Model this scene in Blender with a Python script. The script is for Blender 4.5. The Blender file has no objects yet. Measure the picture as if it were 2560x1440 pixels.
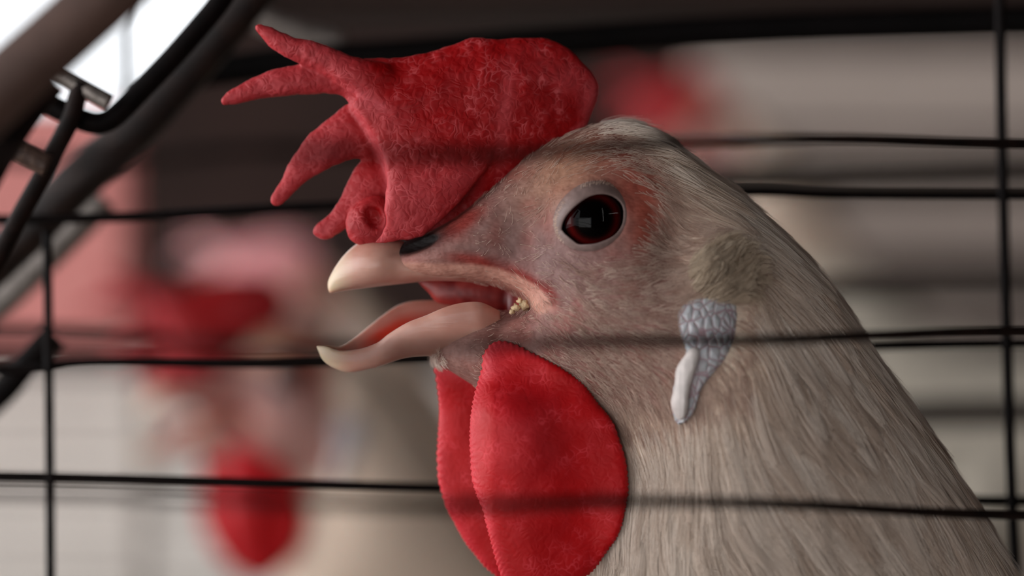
import bpy, math, random
import numpy as np
from mathutils import Vector, Matrix, kdtree

random.seed(7)
rng = np.random.default_rng(11)
scn = bpy.context.scene
C = scn.collection

# ------------------------------------------------------------------ scale of the place
S = 0.000073          # metres for one photograph pixel on the bird's mid plane
D = 0.45              # camera distance to that plane
Z0 = 1.0              # eye height of the camera above the barn floor

def P(px, py, Y=0.0):
    """point at depth Y (m) that the photograph shows at pixel px, py"""
    k = S * (D + Y) / D
    return ((px - 1280) * k, Y, Z0 + (720 - py) * k)

# ------------------------------------------------------------------ camera
cam_d = bpy.data.cameras.new('camera')
cam = bpy.data.objects.new('camera', cam_d)
C.objects.link(cam)
cam.location = (0, -D, Z0)
cam.rotation_euler = (math.radians(90), 0, 0)
cam_d.sensor_width = 36.0
cam_d.lens = 36.0 * D / (2560 * S)
cam_d.clip_start = 0.005
cam_d.clip_end = 60
cam_d.dof.use_dof = True
cam_d.dof.focus_distance = D - 0.010
cam_d.dof.aperture_fstop = cam_d.lens / 17.0
scn.camera = cam

# ------------------------------------------------------------------ sky, lamps, exposure
world = bpy.data.worlds.new('overcast_sky')
scn.world = world
world.use_nodes = True
bg = world.node_tree.nodes['Background']
bg.inputs[0].default_value = (0.93, 0.96, 1.0, 1)
bg.inputs[1].default_value = 1.8

def area(name, loc, target, sx, sy, watts, col=(1, 1, 1)):
    l = bpy.data.lights.new(name, 'AREA')
    l.shape = 'RECTANGLE'; l.size = sx; l.size_y = sy
    l.energy = watts; l.color = col
    o = bpy.data.objects.new(name, l); C.objects.link(o)
    o.location = loc
    o.rotation_euler = (Vector(target) - Vector(loc)).to_track_quat('-Z', 'Y').to_euler()
    return o
# daylight entering through the open side of the barn (left); the low lamp is added fill from the camera's side
area('daylight_side', (-1.55, 0.0, 1.2), (0, 0.10, 1.0), 1.6, 1.0, 22.0, (1.0, 0.98, 0.97))
area('fill_low', (-0.95, -2.26, 0.60), (-0.1, 0, 0.9), 1.5, 1.1, 8.5, (1.0, 0.95, 0.89))

vs = scn.view_settings
vs.view_transform = 'Standard'
vs.look = 'None'
vs.gamma = 1.0
vs.use_curve_mapping = False
vs.exposure = -0.15
try:
    scn.cycles.max_bounces = 3
    scn.cycles.diffuse_bounces = 2
    scn.cycles.glossy_bounces = 2
    scn.cycles.transmission_bounces = 4
    scn.cycles.transparent_max_bounces = 8
    scn.cycles.adaptive_threshold = 0.11
    scn.cycles.use_light_tree = False
    scn.cycles_curves.shape = 'RIBBONS'
    scn.cycles.caustics_reflective = False
    scn.cycles.caustics_refractive = False
except Exception:
    pass

# ================================================================== helpers
def lin(r, g, b):
    f = lambda c: (c / 255 / 12.92) if c <= 10 else ((c / 255 + 0.055) / 1.055) ** 2.4
    return (f(r), f(g), f(b), 1)

class NT:
    def __init__(self, name):
        self.m = bpy.data.materials.new(name); self.m.use_nodes = True
        self.t = self.m.node_tree; self.b = self.t.nodes['Principled BSDF']
        self.out = self.t.nodes['Material Output']
    def n(self, kind, **kw):
        o = self.t.nodes.new(kind)
        for k, v in kw.items():
            if k in o.inputs: o.inputs[k].default_value = v
            else: setattr(o, k, v)
        return o
    def l(self, a, b): self.t.links.new(a, b)
    def set(self, **kw):
        for k, v in kw.items(): self.b.inputs[k.replace('_', ' ')].default_value = v
        return self
    def coords(self, scale=1.0):
        tc = self.n('ShaderNodeTexCoord'); mp = self.n('ShaderNodeMapping')
        s = scale if isinstance(scale, tuple) else (scale,) * 3
        mp.inputs['Scale'].default_value = s
        self.l(tc.outputs['Object'], mp.inputs['Vector']); return mp.outputs[0]
    def noise(self, vec, scale, detail=4, rough=.55):
        o = self.n('ShaderNodeTexNoise'); o.inputs['Scale'].default_value = scale
        o.inputs['Detail'].default_value = detail; o.inputs['Roughness'].default_value = rough
        self.l(vec, o.inputs['Vector']); return o.outputs[0]
    def voro(self, vec, scale, feature='DISTANCE_TO_EDGE', rnd=1.0):
        o = self.n('ShaderNodeTexVoronoi'); o.feature = feature
        o.inputs['Scale'].default_value = scale; o.inputs['Randomness'].default_value = rnd
        self.l(vec, o.inputs['Vector']); return o.outputs['Distance']
    def ramp(self, fac, stops):
        o = self.n('ShaderNodeValToRGB'); e = o.color_ramp.elements
        while len(e) < len(stops): e.new(0.5)
        for i, (p, c) in enumerate(stops):
            e[i].position = p; e[i].color = c if isinstance(c, tuple) else (c, c, c, 1)
        self.l(fac, o.inputs[0]); return o.outputs[0]
    def mix(self, fac, a, b, blend='MIX'):
        o = self.n('ShaderNodeMix'); o.data_type = 'RGBA'; o.blend_type = blend
        for i, v in ((0, fac), (6, a), (7, b)):
            if isinstance(v, (float, int, tuple)): o.inputs[i].default_value = v
            else: self.l(v, o.inputs[i])
        return o.outputs[2]
    def math(self, op, a, b=0.0):
        o = self.n('ShaderNodeMath'); o.operation = op
        for i, v in ((0, a), (1, b)):
            if isinstance(v, (float, int)): o.inputs[i].default_value = v
            else: self.l(v, o.inputs[i])
        return o.outputs[0]
    def attr(self, name):
        o = self.n('ShaderNodeAttribute'); o.attribute_name = name; return o
    def bump(self, h, strength=.5, dist=.001):
        o = self.n('ShaderNodeBump'); o.inputs['Strength'].default_value = strength
        o.inputs['Distance'].default_value = dist
        self.l(h, o.inputs['Height']); self.l(o.outputs[0], self.b.inputs['Normal'])
    def base(self, c):
        if isinstance(c, tuple): self.b.inputs['Base Color'].default_value = c
        else: self.l(c, self.b.inputs['Base Color'])

def link(o, parent=None):
    C.objects.link(o)
    if parent is not None: o.parent = parent
    return o

def tag(o, label=None, cat=None, group=None, kind=None):
    if label: o['label'] = label
    if cat: o['category'] = cat
    if group: o['group'] = group
    if kind: o['kind'] = kind
    return o

def mesh_obj(name, V, F, mat, parent=None, smooth=True, loc=None):
    """V world coordinates (n,3); F list/array of faces. origin stays at parent's origin or loc."""
    V = np.asarray(V, dtype=np.float64)
    if loc is not None: V = V - np.asarray(loc)
    me = bpy.data.meshes.new(name)
    if isinstance(F, np.ndarray):
        me.vertices.add(len(V)); me.vertices.foreach_set('co', V.ravel().astype(np.float32))
        nf, k = F.shape
        me.loops.add(nf * k); me.loops.foreach_set('vertex_index', F.ravel().astype(np.int32))
        me.polygons.add(nf); me.polygons.foreach_set('loop_start', np.arange(0, nf * k, k, dtype=np.int32))
        try: me.polygons.foreach_set('loop_total', np.full(nf, k, dtype=np.int32))
        except Exception: pass
        me.update(calc_edges=True); me.validate()
    else:
        me.from_pydata([tuple(v) for v in V], [], [tuple(f) for f in F]); me.update()
    if smooth: me.polygons.foreach_set('use_smooth', np.ones(len(me.polygons), dtype=bool))
    if mat: me.materials.append(mat)
    o = bpy.data.objects.new(name, me)
    link(o, parent)
    if loc is not None: o.location = loc
    return o

def empty(name, loc):
    o = bpy.data.objects.new(name, None); o.empty_display_size = .02
    link(o); o.location = loc
    return o

def catmull(pts, n=8, closed=True):
    pts = np.asarray(pts, float); m = len(pts); out = []
    rngi = range(m) if closed else range(m - 1)
    for i in rngi:
        if closed: p0, p1, p2, p3 = (pts[(i + k) % m] for k in (-1, 0, 1, 2))
        else: p0, p1, p2, p3 = (pts[min(max(i + k, 0), m - 1)] for k in (-1, 0, 1, 2))
        for t in np.linspace(0, 1, n, endpoint=False):
            out.append(.5 * ((2 * p1) + (-p0 + p2) * t + (2 * p0 - 5 * p1 + 4 * p2 - p3) * t * t + (-p0 + 3 * p1 - 3 * p2 + p3) * t ** 3))
    if not closed: out.append(pts[-1])
    return np.array(out)

def tube_geo(path, rad, seg=12, flat=1.0):
    """closed tube round a polyline; rad scalar or per-point array"""
    path = np.asarray(path, float); n = len(path)
    rad = np.full(n, rad) if np.isscalar(rad) else np.asarray(rad, float)
    T = np.gradient(path, axis=0); T /= np.linalg.norm(T, axis=1)[:, None] + 1e-12
    up = np.array([0, 1.0, 0]) if abs(T[0][1]) < .9 else np.array([1.0, 0, 0])
    V = []
    N = up - T[0] * up.dot(T[0]); N /= np.linalg.norm(N)
    for i in range(n):
        N = N - T[i] * N.dot(T[i]); N /= np.linalg.norm(N) + 1e-12
        B = np.cross(T[i], N)
        for k in range(seg):
            a = 2 * math.pi * k / seg
            V.append(path[i] + rad[i] * (math.cos(a) * N + flat * math.sin(a) * B))
    F = [(i * seg + k, i * seg + (k + 1) % seg, (i + 1) * seg + (k + 1) % seg, (i + 1) * seg + k)
         for i in range(n - 1) for k in range(seg)]
    F.append(tuple(range(seg - 1, -1, -1))); F.append(tuple((n - 1) * seg + k for k in range(seg)))
    return V, F

def tube(name, path, rad, mat, parent=None, seg=12, flat=1.0):
    V, F = tube_geo(path, rad, seg, flat)
    if parent is not None:
        V = np.asarray(V) - np.array(parent.matrix_basis.translation)
        return mesh_obj(name, V, F, mat, parent)
    V = np.asarray(V); return mesh_obj(name, V, F, mat, None, loc=V.mean(0))

def box_geo(x0, x1, y0, y1, z0, z1, bev=0.0):
    import bmesh
    bm = bmesh.new(); bmesh.ops.create_cube(bm, size=1)
    for v in bm.verts:
        v.co = Vector(((x0 + x1) / 2 + v.co.x * (x1 - x0), (y0 + y1) / 2 + v.co.y * (y1 - y0), (z0 + z1) / 2 + v.co.z * (z1 - z0)))
    if bev: bmesh.ops.bevel(bm, geom=bm.edges[:], offset=bev, segments=2, affect='EDGES')
    V = [tuple(v.co) for v in bm.verts]; bm.verts.index_update()
    F = [tuple(v.index for v in f.verts) for f in bm.faces]; bm.free()
    return V, F

def box(name, x0, x1, y0, y1, z0, z1, mat, parent=None, bev=0.0, loc=None):
    V, F = box_geo(x0, x1, y0, y1, z0, z1, bev)
    return mesh_obj(name, V, F, mat, parent, smooth=False, loc=loc)

# ------------------------------------------------------------------ implicit modelling
def sdf2d(poly, GX, GY):
    """signed distance (px, + inside) of grid points to a closed polygon"""
    pts = np.stack([GX.ravel(), GY.ravel()], 1); a = poly; b = np.roll(poly, -1, axis=0)
    best = np.full(len(pts), 1e18); inside = np.zeros(len(pts), bool)
    for p, q in zip(a, b):
        e = q - p; L = e.dot(e) + 1e-12
        w = pts - p
        t = np.clip((w @ e) / L, 0, 1)
        d = w - t[:, None] * e
        best = np.minimum(best, (d * d).sum(1))
        c = (p[1] <= pts[:, 1]) != (q[1] <= pts[:, 1])
        if c.any():
            xs = p[0] + (pts[:, 1] - p[1]) * e[0] / (e[1] if e[1] else 1e-12)
            inside ^= c & (pts[:, 0] < xs)
    d = np.sqrt(best); d[~inside] *= -1
    return d.reshape(GX.shape)

def poisson(mask, h):
    """solve lap u = -1 inside mask, u = 0 outside (conjugate gradients)"""
    b = np.where(mask, h * h, 0.0)
    def A(u):
        r = 4 * u
        r[1:] -= u[:-1]; r[:-1] -= u[1:]; r[:, 1:] -= u[:, :-1]; r[:, :-1] -= u[:, 1:]
        return np.where(mask, r, 0)
    u = np.zeros_like(b); r = b.copy(); p = r.copy(); rs = (r * r).sum()
    for _ in range(700):
        Ap = A(p); al = rs / ((p * Ap).sum() + 1e-30)
        u += al * p; r -= al * Ap; r2 = (r * r).sum()
        if r2 < 1e-7 * (b * b).sum(): break
        p = r + (r2 / rs) * p; rs = r2
    return u

class Vol:
    """implicit volume over a pixel-aligned box: cell size h px, depth range in px"""
    def __init__(self, x0, x1, y0, y1, d0, d1, h):
        self.h = h
        self.xs = np.arange(x0, x1 + h, h, dtype=np.float32); self.ys = np.arange(y0, y1 + h, h, dtype=np.float32)
        self.ds = np.arange(d0, d1 + h, h, dtype=np.float32)
        self.GX, self.GY = np.meshgrid(self.xs, self.ys, indexing='ij')
        self.F = np.full((len(self.xs), len(self.ys), len(self.ds)), 60.0, np.float32)
    def pillow(self, pts, f=1.0, yc=0.0, n=6, smooth=True, hmod=None):
        """inflated outline: half depth f*sqrt(2u) about the mid surface yc(px,py) (px units)"""
        poly = catmull(pts, n) if smooth else np.asarray(pts, float)
        h = self.h
        d = sdf2d(poly, self.GX, self.GY)
        mask = d > 0
        u = poisson(mask, h)
        known = d > 1.5 * h
        v = np.where(known, u / np.maximum(d, 1e-6), 0.0)
        if not known.any(): known = d > 0; v = np.where(known, 1.0, 0)
        for _ in range(10):
            w = known.astype(float); num = np.zeros_like(v); den = np.zeros_like(v)
            for ax in (0, 1):
                for s in (1, -1):
                    num += np.roll(v * w, s, ax); den += np.roll(w, s, ax)
            new = (~known) & (den > 0)
            v[new] = num[new] / den[new]; known |= new
        v[~known] = np.median(v[known])
        u = d * v
        ff = f(self.GX, self.GY) if callable(f) else f
        H2 = 2 * u * ff * ff
        if hmod is not None:
            hh = np.sqrt(np.maximum(H2, 0)); k = np.clip(hh / 60.0, 0, 1)
            H2 = np.where(u > 0, np.maximum(hh + hmod(self.GX, self.GY) * k, 1) ** 2, H2)
        Y = yc(self.GX, self.GY) if callable(yc) else np.full_like(self.GX, yc)
        self.H2, self.Yc = H2, Y
        g = ((self.ds[None, None, :] - Y[:, :, None]) ** 2 - H2[:, :, None]).astype(np.float32)
        gx, gy, gz = np.gradient(g, h)
        q = np.sqrt(gx * gx + gy * gy + gz * gz) + 4.0
        return np.clip(g / q, -60, 60)
    def add(self, G, k=0):
        if k <= 0: self.F = np.minimum(self.F, G)
        else:
            t = np.clip(.5 + .5 * (G - self.F) / k, 0, 1)
            self.F = G * (1 - t) + self.F * t - k * t * (1 - t)
    def sub(self, G, k=0):
        G = -G
        if k <= 0: self.F = np.maximum(self.F, G)
        else:
            t = np.clip(.5 - .5 * (G - self.F) / k, 0, 1)
            self.F = G * (1 - t) + self.F * t + k * t * (1 - t)
    def ell(self, c, r, rot=0.0):
        ca, sa = math.cos(rot), math.sin(rot)
        dx = self.GX - c[0]; dy = self.GY - c[1]
        a = (dx * ca + dy * sa) / r[0]; b = (-dx * sa + dy * ca) / r[1]
        e = (a * a + b * b)[:, :, None] + ((self.ds - c[2]) / r[2])[None, None, :] ** 2
        return ((np.sqrt(e) - 1) * min(r)).astype(np.float32)
    def mesh(self, smooth=2):
        """naive surface nets -> pixel-space vertices (px, py, depth px) and quads"""
        F = self.F; s = F < 0
        nx, ny, nz = F.shape
        c = np.zeros((nx - 1, ny - 1, nz - 1), np.int8)
        for i in (0, 1):
            for j in (0, 1):
                for k in (0, 1): c += s[i:nx - 1 + i, j:ny - 1 + j, k:nz - 1 + k]
        cells = np.argwhere((c > 0) & (c < 8))
        idx = np.full(c.shape, -1, np.int32); idx[tuple(cells.T)] = np.arange(len(cells))
        acc = np.zeros((len(cells), 3)); cnt = np.zeros(len(cells))
        corners = [(i, j, k) for i in (0, 1) for j in (0, 1) for k in (0, 1)]
        for a in corners:
            for ax in range(3):
                if a[ax]: continue
                b = list(a); b[ax] = 1
                fa = F[cells[:, 0] + a[0], cells[:, 1] + a[1], cells[:, 2] + a[2]]
                fb = F[cells[:, 0] + b[0], cells[:, 1] + b[1], cells[:, 2] + b[2]]
                m = (fa < 0) != (fb < 0)
                t = np.where(m, fa / np.where(m, fa - fb, 1), 0)
                p = np.array(a, float)[None] + np.zeros((len(cells), 3)); p[:, ax] += t
                acc[m] += p[m]; cnt[m] += 1
        V = cells + acc / cnt[:, None]
        Q = []
        for ax in range(3):
            o1, o2 = (ax + 1) % 3, (ax + 2) % 3
            sl0 = [slice(None)] * 3; sl1 = [slice(None)] * 3
            sl0[ax] = slice(0, -1); sl1[ax] = slice(1, None)
            ch = s[tuple(sl0)] != s[tuple(sl1)]
            e = np.argwhere(ch)
            ok = (e[:, o1] > 0) & (e[:, o2] > 0) & (e[:, o1] < F.shape[o1] - 1) & (e[:, o2] < F.shape[o2] - 1)
            e = e[ok]
            q = []
            for d1, d2 in ((-1, -1), (0, -1), (0, 0), (-1, 0)):
                cc = e.copy(); cc[:, o1] += d1; cc[:, o2] += d2
                q.append(idx[cc[:, 0], cc[:, 1], cc[:, 2]])
            q = np.stack(q, 1)
            inside_first = s[e[:, 0], e[:, 1], e[:, 2]]
            q[~inside_first] = q[~inside_first][:, ::-1]
            Q.append(q)
        Q = np.concatenate(Q); Q = Q[(Q >= 0).all(1)]
        # px y runs down: flip the winding so that normals face outwards after the mirror
        for _ in range(smooth):
            num = np.zeros_like(V); den = np.zeros(len(V))
            for a in range(4):
                b = (a + 1) % 4
                np.add.at(num, Q[:, a], V[Q[:, b]]); np.add.at(den, Q[:, a], 1)
                np.add.at(num, Q[:, b], V[Q[:, a]]); np.add.at(den, Q[:, b], 1)
            V = .5 * V + .5 * num / np.maximum(den, 1)[:, None]
        V = V * self.h + np.array([self.xs[0], self.ys[0], self.ds[0]])
        return V, Q
    def sample(self, pts):
        q = (pts - np.array([self.xs[0], self.ys[0], self.ds[0]])) / self.h
        sh = np.array(self.F.shape)
        q = np.clip(q, 0, sh - 1.001); i = q.astype(int); f = q - i
        out = 0
        for a in (0, 1):
            for b in (0, 1):
                for c in (0, 1):
                    w = (f[:, 0] if a else 1 - f[:, 0]) * (f[:, 1] if b else 1 - f[:, 1]) * (f[:, 2] if c else 1 - f[:, 2])
                    out = out + w * self.F[i[:, 0] + a, i[:, 1] + b, i[:, 2] + c]
        return out
    def grad(self, pts, e=None):
        e = e or self.h
        g = np.stack([self.sample(pts + np.eye(3)[k] * e) - self.sample(pts - np.eye(3)[k] * e) for k in range(3)], 1)
        return g / (np.linalg.norm(g, axis=1)[:, None] + 1e-9)

def W(V):
    """pixel-space model coordinates -> metres relative to the bird's origin on the mid plane"""
    V = np.asarray(V, float)
    return np.stack([(V[:, 0] - 1280) * S, V[:, 2] * S, (720 - V[:, 1]) * S], 1)

def face_out(V, Q):
    """make the winding of a closed mesh point outwards"""
    a, b, c = V[Q[:, 0]], V[Q[:, 1]], V[Q[:, 2]]
    vol = (np.cross(b - a, c - a) * a).sum()
    if Q.shape[1] == 4:
        d = V[Q[:, 3]]; vol += (np.cross(c - a, d - a) * a).sum()
    return Q if vol > 0 else Q[:, ::-1].copy()

def set_attr(o, name, vals):
    at = o.data.attributes.new(name, 'FLOAT', 'POINT'); at.data.foreach_set('value', np.asarray(vals, np.float32))

def persp(px, py, Ypx):
    """model-space px of a feature the photo shows at px,py when it lies at depth Ypx (px units)"""
    k = (D + Ypx * S) / D
    return 1280 + (px - 1280) * k, 720 + (py - 720) * k

def gauss(x, y, cx, cy, sx, sy, rot=0.0):
    a = math.radians(rot); ca, sa = math.cos(a), math.sin(a)
    dx, dy = x - cx, y - cy
    u = (dx * ca + dy * sa) / sx; v = (-dx * sa + dy * ca) / sy
    return np.exp(-.5 * (u * u + v * v))

def sstep(a, b, x):
    t = np.clip((x - a) / (b - a), 0, 1); return t * t * (3 - 2 * t)

def vnoise(p, scale, seed=0):
    """cheap smooth value noise on (n,3) points"""
    q = p / scale; i = np.floor(q).astype(np.int64); f = q - i; f = f * f * (3 - 2 * f)
    def hsh(a):
        n = (a[:, 0] * 374761393 + a[:, 1] * 668265263 + a[:, 2] * 2147483647 + seed * 974634777) & 0xffffffff
        n = ((n ^ (n >> 13)) * 1274126177) & 0xffffffff
        return ((n ^ (n >> 16)) & 0xffff) / 65535.0
    out = 0
    for a in (0, 1):
        for b in (0, 1):
            for c in (0, 1):
                w = (f[:, 0] if a else 1 - f[:, 0]) * (f[:, 1] if b else 1 - f[:, 1]) * (f[:, 2] if c else 1 - f[:, 2])
                out = out + w * hsh(i + np.array([a, b, c]))
    return out * 2 - 1

# ================================================================== materials
def flesh(name, red, pale, web_scale=620, web=.62, ss=.2, bs=.3):
    t = NT(name); v = t.coords()
    pa = t.attr('pale').outputs['Fac']
    n1 = t.noise(v, 260, 2, .6)
    warp = t.n('ShaderNodeMixRGB'); warp.blend_type = 'LINEAR_LIGHT'; warp.inputs[0].default_value = .0022
    nz = t.n('ShaderNodeTexNoise'); nz.inputs['Scale'].default_value = 420; nz.inputs['Detail'].default_value = 1
    t.l(v, nz.inputs['Vector']); t.l(v, warp.inputs[1]); t.l(nz.outputs['Color'], warp.inputs[2])
    e = t.voro(warp.outputs[0], web_scale)
    line = t.ramp(e, [(0.0, 1.0), (0.11, 0.0)])
    patch = t.ramp(n1, [(0.49, 0.0), (0.68, 1.0)])
    lf = t.math('MULTIPLY', line, t.math('ADD', t.math('MULTIPLY', patch, 1.2), t.math('MULTIPLY', pa, .2)))
    lf = t.math('MINIMUM', t.math('MULTIPLY', lf, web), 1.0)
    n2 = t.noise(v, 130, 1)
    c = t.mix(t.ramp(n2, [(.3, 0.0), (.75, 1.0)]), red, tuple(min(1, x * 1.35 + .004) for x in red[:3]) + (1,))
    c = t.mix(t.math('MULTIPLY', patch, .07), c, pale)
    c = t.mix(t.math('MINIMUM', pa, 1.0), c, pale)
    c = t.mix(lf, c, (min(1, pale[0] * 1.25), pale[1] * 1.7, pale[2] * 1.6, 1))
    t.base(c)
    hh = t.math('ADD', t.math('MULTIPLY', e, 1.2), t.math('MULTIPLY', t.noise(v, 1100, 0), .3))
    t.bump(hh, bs, .0006)
    t.set(Roughness=.5, Subsurface_Weight=ss, Subsurface_Scale=.0022, Specular_IOR_Level=.22)
    t.b.inputs['Subsurface Radius'].default_value = (1.0, .22, .14)
    return t.m
M_comb = flesh('comb_flesh', lin(146, 2, 6), lin(196, 74, 80))
M_comb_pale = flesh('pale_comb_flesh', lin(236, 150, 154), lin(240, 186, 186))
M_wattle = flesh('wattle_flesh', lin(168, 0, 6), lin(200, 48, 58), 700, .6, .1, .14)

def horn(name, attr=True):
    t = NT(name); v = t.coords()
    tip = t.attr('tip').outputs['Fac']; inn = t.attr('inner').outputs['Fac']
    n = t.noise(t.coords((1, 1, 1)), 160, 3)
    c = t.mix(t.ramp(n, [(.35, 0.0), (.7, 1.0)]), lin(194, 140, 124), lin(208, 160, 144))
    c = t.mix(tip, c, lin(222, 198, 168))
    c = t.mix(inn, c, lin(208, 60, 38))
    t.base(c); t.bump(t.noise(t.coords((1, 1, 6)), 300, 1), .12, .0004)
    t.set(Roughness=.33, Subsurface_Weight=.3, Subsurface_Scale=.002)
    t.b.inputs['Subsurface Radius'].default_value = (1.0, .4, .25)
    return t.m
M_beak = horn('beak_horn')

def skin():
    t = NT('face_skin'); v = t.coords()
    col = t.attr('skin_col').outputs['Color']
    n = t.noise(v, 520, 2, .6)
    warm = t.mix(t.ramp(n, [(.35, 0.0), (.7, 1.0)]), (.82, .74, .72, 1), (1.12, 1.1, 1.08, 1))
    t.base(t.mix(1.0, col, warm, 'MULTIPLY'))
    t.bump(t.noise(t.coords((.55, 1, 1)), 1300, 1, .6), .45, .0005)
    t.set(Roughness=.62, Subsurface_Weight=.18, Subsurface_Scale=.0015, Specular_IOR_Level=.3)
    t.b.inputs['Subsurface Radius'].default_value = (1.0, .4, .3)
    return t.m
M_skin = skin()

def eye_mat():
    t = NT('eyeball_gloss')
    tc = t.n('ShaderNodeTexCoord'); sp = t.n('ShaderNodeSeparateXYZ'); t.l(tc.outputs['Object'], sp.inputs[0])
    r = t.math('SQRT', t.math('ADD', t.math('MULTIPLY', sp.outputs[0], sp.outputs[0]), t.math('MULTIPLY', sp.outputs[2], sp.outputs[2])))
    r = t.math('DIVIDE', r, S * 100)
    n = t.noise(t.coords(), 900, 4)
    r = t.math('ADD', r, t.math('MULTIPLY', t.math('SUBTRACT', n, .5), .05))
    c = t.ramp(r, [(.0, lin(3, 2, 2)), (.40, lin(3, 2, 2)), (.47, lin(24, 2, 2)), (.57, lin(70, 6, 6)), (.64, lin(46, 4, 4)), (.71, lin(6, 3, 3))])
    t.base(c); t.set(Roughness=.03, Specular_IOR_Level=.10)
    return t.m
M_eye = eye_mat()

def plain(name, col, rough=.6, vary=.15, scale=60, bump=.2, bdist=.0005, metallic=0.0, stretch=(1, 1, 1), c2=None, spec=.4):
    t = NT(name); v = t.coords(stretch)
    n = t.noise(v, scale, 2, .6)
    b = c2 or tuple(min(1, x * (1 + vary * 2)) for x in col[:3]) + (1,)
    a = col if c2 else tuple(x * (1 - vary) for x in col[:3]) + (1,)
    t.base(t.mix(t.ramp(n, [(.35, 0.0), (.68, 1.0)]), a, b))
    if bump: t.bump(n, bump, bdist)
    t.set(Roughness=rough, Metallic=metallic, Specular_IOR_Level=spec)
    return t.m
M_lid = plain('eyelid_skin', lin(132, 110, 105), .5, .1, 700, .35, .0003)
M_ear = NT('earlobe_skin')
def _ear(t):
    v = t.coords(); e = t.voro(t.coords((1, 1, .7)), 680)
    red = t.ramp(t.noise(v, 200, 3), [(.5, 0.0), (.72, 1.0)])
    c = t.mix(t.ramp(e, [(.0, 1.0), (.09, 0.0)]), lin(182, 182, 186), lin(158, 126, 132))
    c = t.mix(t.math('MULTIPLY', red, .35), c, lin(176, 110, 116))
    t.base(c); t.bump(t.ramp(e, [(0, 0.0), (.35, 1.0)]), .5, .0006)
    t.set(Roughness=.4, Subsurface_Weight=.2, Subsurface_Scale=.0012)
    return t.m
M_ear = _ear(M_ear)
M_earwhite = plain('earlobe_white', lin(204, 194, 190), .45, .08, 300, .3, .0004)
M_mouth = plain('mouth_lining', lin(120, 20, 20), .3, .25, 220, .3, .0005, c2=lin(178, 66, 60))
M_crumb = plain('feed_crumb', lin(204, 178, 140), .8, .2, 900, .7, .0006)

def feather(name, col, col2):
    t = NT(name)
    hi = t.n('ShaderNodeHairInfo')
    rnd = t.math('ADD', t.math('MULTIPLY', hi.outputs['Random'], .35), t.math('MULTIPLY', t.attr('tint').outputs['Fac'], .75))
    t.base(t.mix(rnd, col, col2))
    t.set(Roughness=.6, Specular_IOR_Level=.25)
    tr = t.n('ShaderNodeBsdfTranslucent'); mx = t.n('ShaderNodeMixShader'); mx.inputs[0].default_value = .3
    tr.inputs[0].default_value = col2
    t.l(t.b.outputs[0], mx.inputs[1]); t.l(tr.outputs[0], mx.inputs[2]); t.l(mx.outputs[0], t.out.inputs[0])
    return t.m
M_hackle = feather('hackle_feather', lin(198, 173, 154), lin(255, 242, 230))
M_bristle = feather('face_bristle', lin(160, 126, 112), lin(228, 204, 188))
M_tuft = feather('ear_tuft_feather', lin(158, 136, 116), lin(214, 196, 174))
M_plume = plain('body_plumage', lin(206, 196, 180), .8, .08, 90, 0)
M_wire = plain('rusty_black_wire', lin(18, 10, 8), .6, .3, 300, 0, .0004, c2=lin(34, 20, 16), spec=.12)
M_wire2 = plain('dark_wire', lin(9, 5, 5), .6, .3, 300, 0, .0004, c2=lin(17, 10, 9), spec=.08)

# ================================================================== the barn
M_concrete = plain('barn_floor', lin(96, 84, 74), .9, .15, 6, 0)
M_ceil = plain('barn_ceiling', lin(46, 30, 25), .9, .2, 8, 0)
M_brownwall = plain('brown_board', lin(46, 29, 24), .9, .2, 8, 0)
def struct(o): o['kind'] = 'structure'; return o
struct(box('floor', -3, 2.2, -2.4, 2.2, -.05, 0, M_concrete))
struct(box('ceiling', -1.7, 2.2, -2.4, 2.2, 2.2, 2.25, M_ceil))
struct(box('wall_right', 2.1, 2.2, -2.4, 2.2, 0, 2.2, M_brownwall))
pf = [(-1.7, 1.22), (-.15, 1.22), (-.15, 0), (2.1, 0), (2.1, 2.2), (-1.7, 2.2)]  # gap at the lower left is made for the added fill lamp
struct(mesh_obj('wall_front', [(x, -2.4, z) for x, z in pf] + [(x, -2.3, z) for x, z in pf],
                [tuple(range(6)), tuple(range(11, 5, -1))] + [(i, 6 + i, 6 + (i + 1) % 6, (i + 1) % 6) for i in range(6)], M_brownwall, smooth=False))
# back wall, open above at the left where the sky shows
prof = [(-1.7, 0), (2.1, 0), (2.1, 2.2), (-.20, 2.2), (-.20, 1.285), (-.318, 1.122), (-1.7, 1.122)]
Vw = [(x, 1.56, z) for x, z in prof] + [(x, 1.62, z) for x, z in prof]
n_w = len(prof)
Fw = [tuple(range(n_w)), tuple(range(2 * n_w - 1, n_w - 1, -1))] + [(i, n_w + i, n_w + (i + 1) % n_w, (i + 1) % n_w) for i in range(n_w)]
struct(mesh_obj('wall_back', Vw, Fw, M_brownwall, smooth=False))

# ================================================================== the hen
HEN_AT = (0, 0, Z0)
hen = empty('hen', HEN_AT)
tag(hen, 'white hen in sharp focus with floppy red comb and open beak behind the wires', 'hen')

# ---- head and neck -------------------------------------------------
HEAD = [(978, 628), (1010, 606), (1080, 576), (1150, 535), (1230, 470), (1300, 402), (1380, 350), (1470, 318), (1530, 306), (1590, 310),
        (1650, 338), (1706, 384), (1772, 440), (1862, 506), (1950, 590), (2040, 684), (2110, 782), (2180, 892), (2268, 1012), (2358, 1152),
        (2438, 1275), (2516, 1412), (2600, 1560), (2640, 1660), (2520, 1730), (2000, 1750), (1560, 1720), (1452, 1600), (1440, 1440), (1420, 1300),
        (1388, 1200), (1330, 1100), (1268, 1030), (1200, 975), (1130, 930), (1082, 898), (1090, 860), (1150, 815), (1215, 780), (1270, 778), (1318, 768),
        (1300, 742), (1240, 716), (1188, 707), (1120, 702), (1060, 699), (1000, 690), (975, 660)]

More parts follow.
